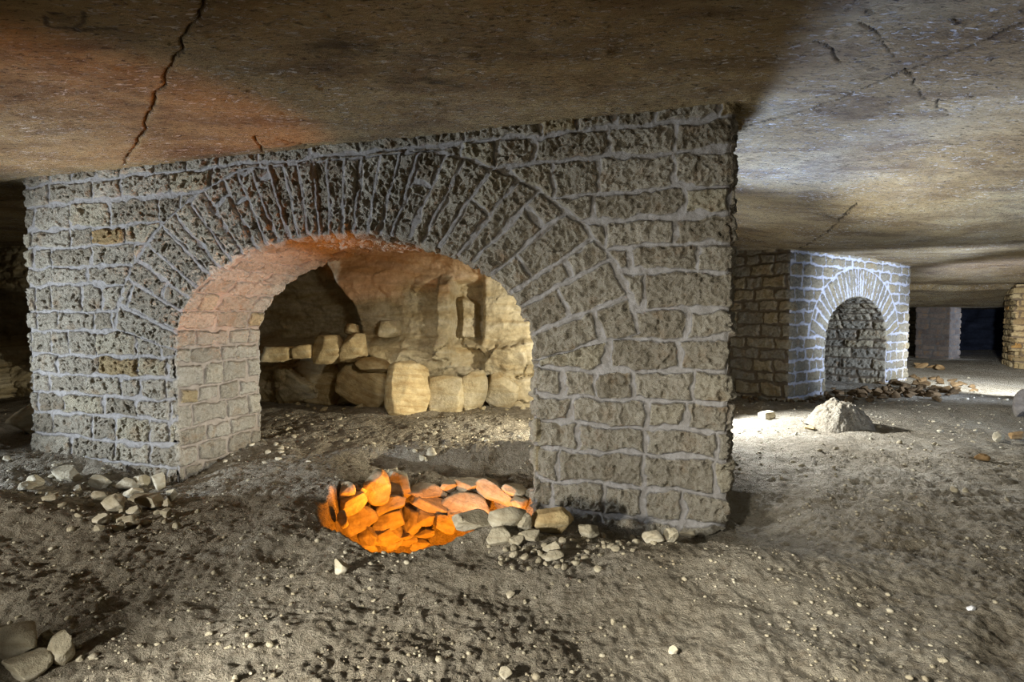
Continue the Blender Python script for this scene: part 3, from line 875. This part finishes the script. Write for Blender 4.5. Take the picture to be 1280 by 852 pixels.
protoo = [rock_mesh('rubble_stone', 1240+i, (.42, .34, .17), 3, 8, .5, .05) for i in range(4)]
scatter('rubble_stone', 'tawny orange stone in the heap at the far end of the pale arch', 'stone', 'tawny stones at the end of the pale arch',
        along(g2(1143, 459), g2(1178, 461), 10, .22, 35), protoo, 'soil', .6, 1.1, .4, .2, 10)
# --- pebbles and crumbs
pp = [rock_mesh('pebble', 1300+i, (.05, .042, .03), 2, 6, .55, .06) for i in range(5)]
def around(px0, px1, py0, py1, n, seed):
    r = random.Random(seed); return [g2(r.uniform(px0, px1), r.uniform(py0, py1)) for _ in range(n)]
def gravel(cx, cy, rx, ry, n, seed):
    r = random.Random(seed); return [g2(cx+r.gauss(0, rx), cy+r.gauss(0, ry)) for _ in range(n)]
scatter('pebble', 'grey gravel pebble on the slope below the beige boulder and pier', 'pebble', 'gravel below the near pier',
        gravel(672, 694, 30, 8, 60, 41)+gravel(760, 680, 40, 6, 35, 42), pp, 'grey_rock', .5, 1.2, .5, .3, 11)
scatter('pebble', 'small pebble lying on the slope around the heap of stones', 'pebble', 'pebbles round the stone heap',
        gravel(150, 640, 45, 16, 40, 43)+gravel(90, 610, 40, 12, 12, 44), pp, 'pebble', .5, 1.2, .5, .3, 12)
scatter('pebble', 'pale pebble on the ground inside the large arch', 'pebble', 'pebbles inside the large arch',
        around(335, 650, 520, 562, 34, 45)+gravel(345, 565, 18, 8, 14, 46), [rock_mesh('pebble', 1320+i, (.07, .06, .04), 2, 6, .55, .06) for i in range(4)], 'pebble', .4, 1.1, .5, .3, 13)
scatter('pebble', 'small pebble on the foreground earth', 'pebble', 'pebbles on the foreground earth',
        around(10, 1270, 690, 850, 30, 47), pp, 'pebble', .25, .7, .5, .3, 14)
scatter('pebble', 'little stone on the bright floor of the side passage', 'pebble', 'little stones in the side passage',
        around(930, 1270, 520, 640, 26, 48)+around(1140, 1278, 470, 520, 8, 49), pp, 'soil', .5, 1.4, .5, .3, 15)
scatter('pebble', 'crumb of rock fallen at the foot of the rock face', 'pebble', 'crumbs under the rock face',
        around(345, 660, 502, 513, 32, 50), [rock_mesh('pebble', 1340+i, (.16, .13, .09), 3, 7, .55, .06) for i in range(4)], 'rock', .3, 1.0, .5, .3, 16)

def grit():
    """the crumbs of earth and stone that lie everywhere on the floor"""
    r = np.random.RandomState(77)
    v0, f0 = ICO[2]; v0 = v0[:, :]; N = 9000
    bm = bmesh.new(); bmesh.ops.create_icosphere(bm, subdivisions=1, radius=1.)
    v0 = np.array([q.co[:] for q in bm.verts]); f0 = np.array([[w.index for w in q.verts] for q in bm.faces]); bm.free()
    rr = 2.0*np.exp(r.rand(N)*math.log(6.5)); aa = r.uniform(-.95, .95, N)
    X = rr*np.sin(aa); Y = rr*np.cos(aa)
    ok = (pit_rho(X, Y) > 1.08) & ((Y < 8.5) | (X > 3.2)) & (fbm(X*.8, Y*.8, 2, 131)+r.uniform(-.5, .5, N) > -.1)
    X, Y = X[ok], Y[ok]; n = len(X); Z = T(X, Y)
    s = np.exp(r.normal(math.log(.0062), .42, n))*(.7+.13*rr[ok])
    V = v0[None]*(1+.45*(r.rand(n, len(v0), 1)-.5))*np.stack([s, s*r.uniform(.7, 1.2, n), s*r.uniform(.5, .8, n)], -1)[:, None, :]
    V = V+np.stack([X, Y, Z+s*.15], -1)[:, None, :]
    Fc = f0[None]+(np.arange(n)*len(v0))[:, None, None]
    o = make_obj('gravel', mesh_np('gravel', V.reshape(-1, 3), Fc.reshape(-1, 3)), M['grey_rock'])
    tag(o, 'fine grit and crumbs strewn over the earth floor', 'gravel', kind='stuff')
grit()

# ------------------------------------------------------------------ lights: torches that paint the quarry, plus added fill lamps
def aim(o, tgt):
    from mathutils import Vector
    d = Vector(tgt)-o.location; o.rotation_euler = d.to_track_quat('-Z', 'Y').to_euler()
def spot(name, loc, tgt, watts, col, deg, blend=.6, size=.08):
    l = bpy.data.lights.new(name, 'SPOT'); l.energy = watts; l.color = col; l.spot_size = math.radians(deg); l.spot_blend = blend; l.shadow_soft_size = size
    o = bpy.data.objects.new(name, l); o.location = loc; COL.objects.link(o); aim(o, tgt); return o
def point(name, loc, watts, col, size=.1):
    l = bpy.data.lights.new(name, 'POINT'); l.energy = watts; l.color = col; l.shadow_soft_size = size
    o = bpy.data.objects.new(name, l); o.location = loc; COL.objects.link(o); return o
def area(name, loc, tgt, watts, col, sx):
    l = bpy.data.lights.new(name, 'AREA'); l.energy = watts; l.color = col; l.size = sx
    o = bpy.data.objects.new(name, l); o.location = loc; COL.objects.link(o); aim(o, tgt); return o

COOL = (.78, .87, 1.); NEUT = (1., .96, .88); WARMC = (1., .76, .42); BLUE = (.40, .55, 1.); ORANGE = (1., .275, .01)
# front face of the large arch, raking from the side
spot('arch_torch', (-7.9, 3.4, .64), (-3.3, 5.5, 1.5), 2000, COOL, 66, .8, .05)
spot('face_torch', (-3.4, 2.2, .9), (.7, 4.3, 1.95), 120, (1., .88, .68), 44, .8, .05)
# jamb
spot('jamb_torch', (-.05, 3.95, .25), (-3.5, 6.0, 1.25), 760, (.90, .94, 1.), 52, .8, .05)
# low wash over the foreground
spot('wash_torch', (-2.4, .4, .95), (1.1, 3.6, -.1), 950, NEUT, 74, .9, .16)
spot('ground_fill', (-.5, 1.1, 1.25), (3.6, 3.7, 0), 340, NEUT, 72, .9, .06)  # added to brighten the open ground, stands for no known source
spot('bank_torch', (-4.6, .9, 1.15), (-2.3, 4.4, 0), 620, NEUT, 56, .9, .1)
spot('viewer_fill', (.6, -.6, 2.3), (.7, 2.2, 0), 60, NEUT, 70, 1., .3)  # added to lift the dark foreground
# added warm fill for the roof above the viewer
spot('roof_fill', (-1.6, -.6, .6), (-.8, 2.8, 2.9), 13, (1., .66, .24), 125, 1., .3)
# the pit
spot('pit_torch', (-.3, 4.05, -.85), (-.95, 5.4, -.60), 250, ORANGE, 122, .35, .05)
spot('pit_beam', (-.2, 4.95, -.65), (-3.8, 4.7, 2.9), 330, (1., .30, .025), 56, .5, .05)
# rock face behind the arch
spot('rockface_torch', (2.0, 6.3, 1.5), (.9, 9.4, 1.1), 760, (1., .93, .78), 72, 1., .05)
spot('rockface_floor', (1.9, 6.9, .6), (-.6, 7.2, 0), 950, (1., .92, .74), 75, .9, .05)
spot('rockface_fill', (-1.0, 6.4, 1.7), (-2.4, 9.2, .7), 62, (1., .90, .74), 80, 1., .15)  # added to lift the boulders left in shadow
spot('end_boulder_fill', (-5.9, 5.0, .9), (-6.7, 7.6, .1), 45, NEUT, 40, .9, .05)  # added to brighten the boulder past the arch end
# passage
spot('passage_roof_torch', (1.99, 5.74, .9), (3.0, 4.6, 2.9), 640, BLUE, 115, .6, .06)
spot('passage_roof_wash', (7.0, 5.0, .5), (6.0, 8.2, 2.8), 300, (.46, .64, 1.), 125, .8, .15)
spot('passage_roof_near', (2.6, 7.9, 1.0), (3.3, 7.1, 2.9), 110, (.50, .66, 1.), 95, .9, .08)
spot('passage_floor_torch', (2.72, 8.1, 1.15), (5.6, 5.4, 0), 900, (.93, .96, 1.), 132, .5, .05)
spot('pale_arch_torch', (9.5, 7.2, 1.0), (7.0, 11.5, 1.5), 2700, (.62, .74, 1.), 60, .7, .06)
spot('passage_floor_far', (8.6, 9.6, 1.5), (11.0, 13.0, 0), 2400, (.85, .91, 1.), 85, .9, .06)
spot('passage_far_roof', (10.3, 12.5, 1.1), (10.8, 12.6, 2.5), 150, (.60, .66, 1.), 130, .8, .08)
spot('arch_side_fill', (3.2, 7.5, 1.2), (4.4, 10.2, 1.2), 5, WARMC, 60, .9, .2)
spot('arch_jamb_fill', (5.4, 8.6, 1.4), (7.4, 12.8, .8), 12, WARMC, 34, .9, .1)
spot('brown_pillar_torch', (12.2, 12.0, 1.2), (14.4, 15.3, 1.2), 110, (1., .66, .32), 40, .8, .08)
spot('far_pillar_torch', (19.0, 17.5, 1.0), (14.9, 19.2, .9), 1300, (.66, .78, 1.), 30, .6, .06)
point('far_blue', (17., 22.5, 1.0), 2.5, (.12, .26, 1.), .2)

w = bpy.data.worlds.new('World'); SC.world = w; w.use_nodes = True
w.node_tree.nodes['Background'].inputs[0].default_value = (.02, .018, .015, 1)
w.node_tree.nodes['Background'].inputs[1].default_value = .3

# ------------------------------------------------------------------ camera and view
cd = bpy.data.cameras.new('Camera'); cam = bpy.data.objects.new('Camera', cd); COL.objects.link(cam)
cam.location = (0, 0, EYE); cam.rotation_euler = (PI/2-PITCH, 0, 0)
cd.sensor_width = 36; cd.lens = F/1280*36; cd.clip_start = .05; cd.clip_end = 200
SC.camera = cam
SC.view_settings.view_transform = 'Standard'; SC.view_settings.look = 'None'
SC.view_settings.exposure = 0; SC.view_settings.gamma = 1; SC.view_settings.use_curve_mapping = False
SC.cycles.use_denoising = True; SC.cycles.denoising_prefilter = 'NONE'; SC.cycles.denoising_quality = 'HIGH'
SC.cycles.max_bounces = 5; SC.cycles.diffuse_bounces = 4
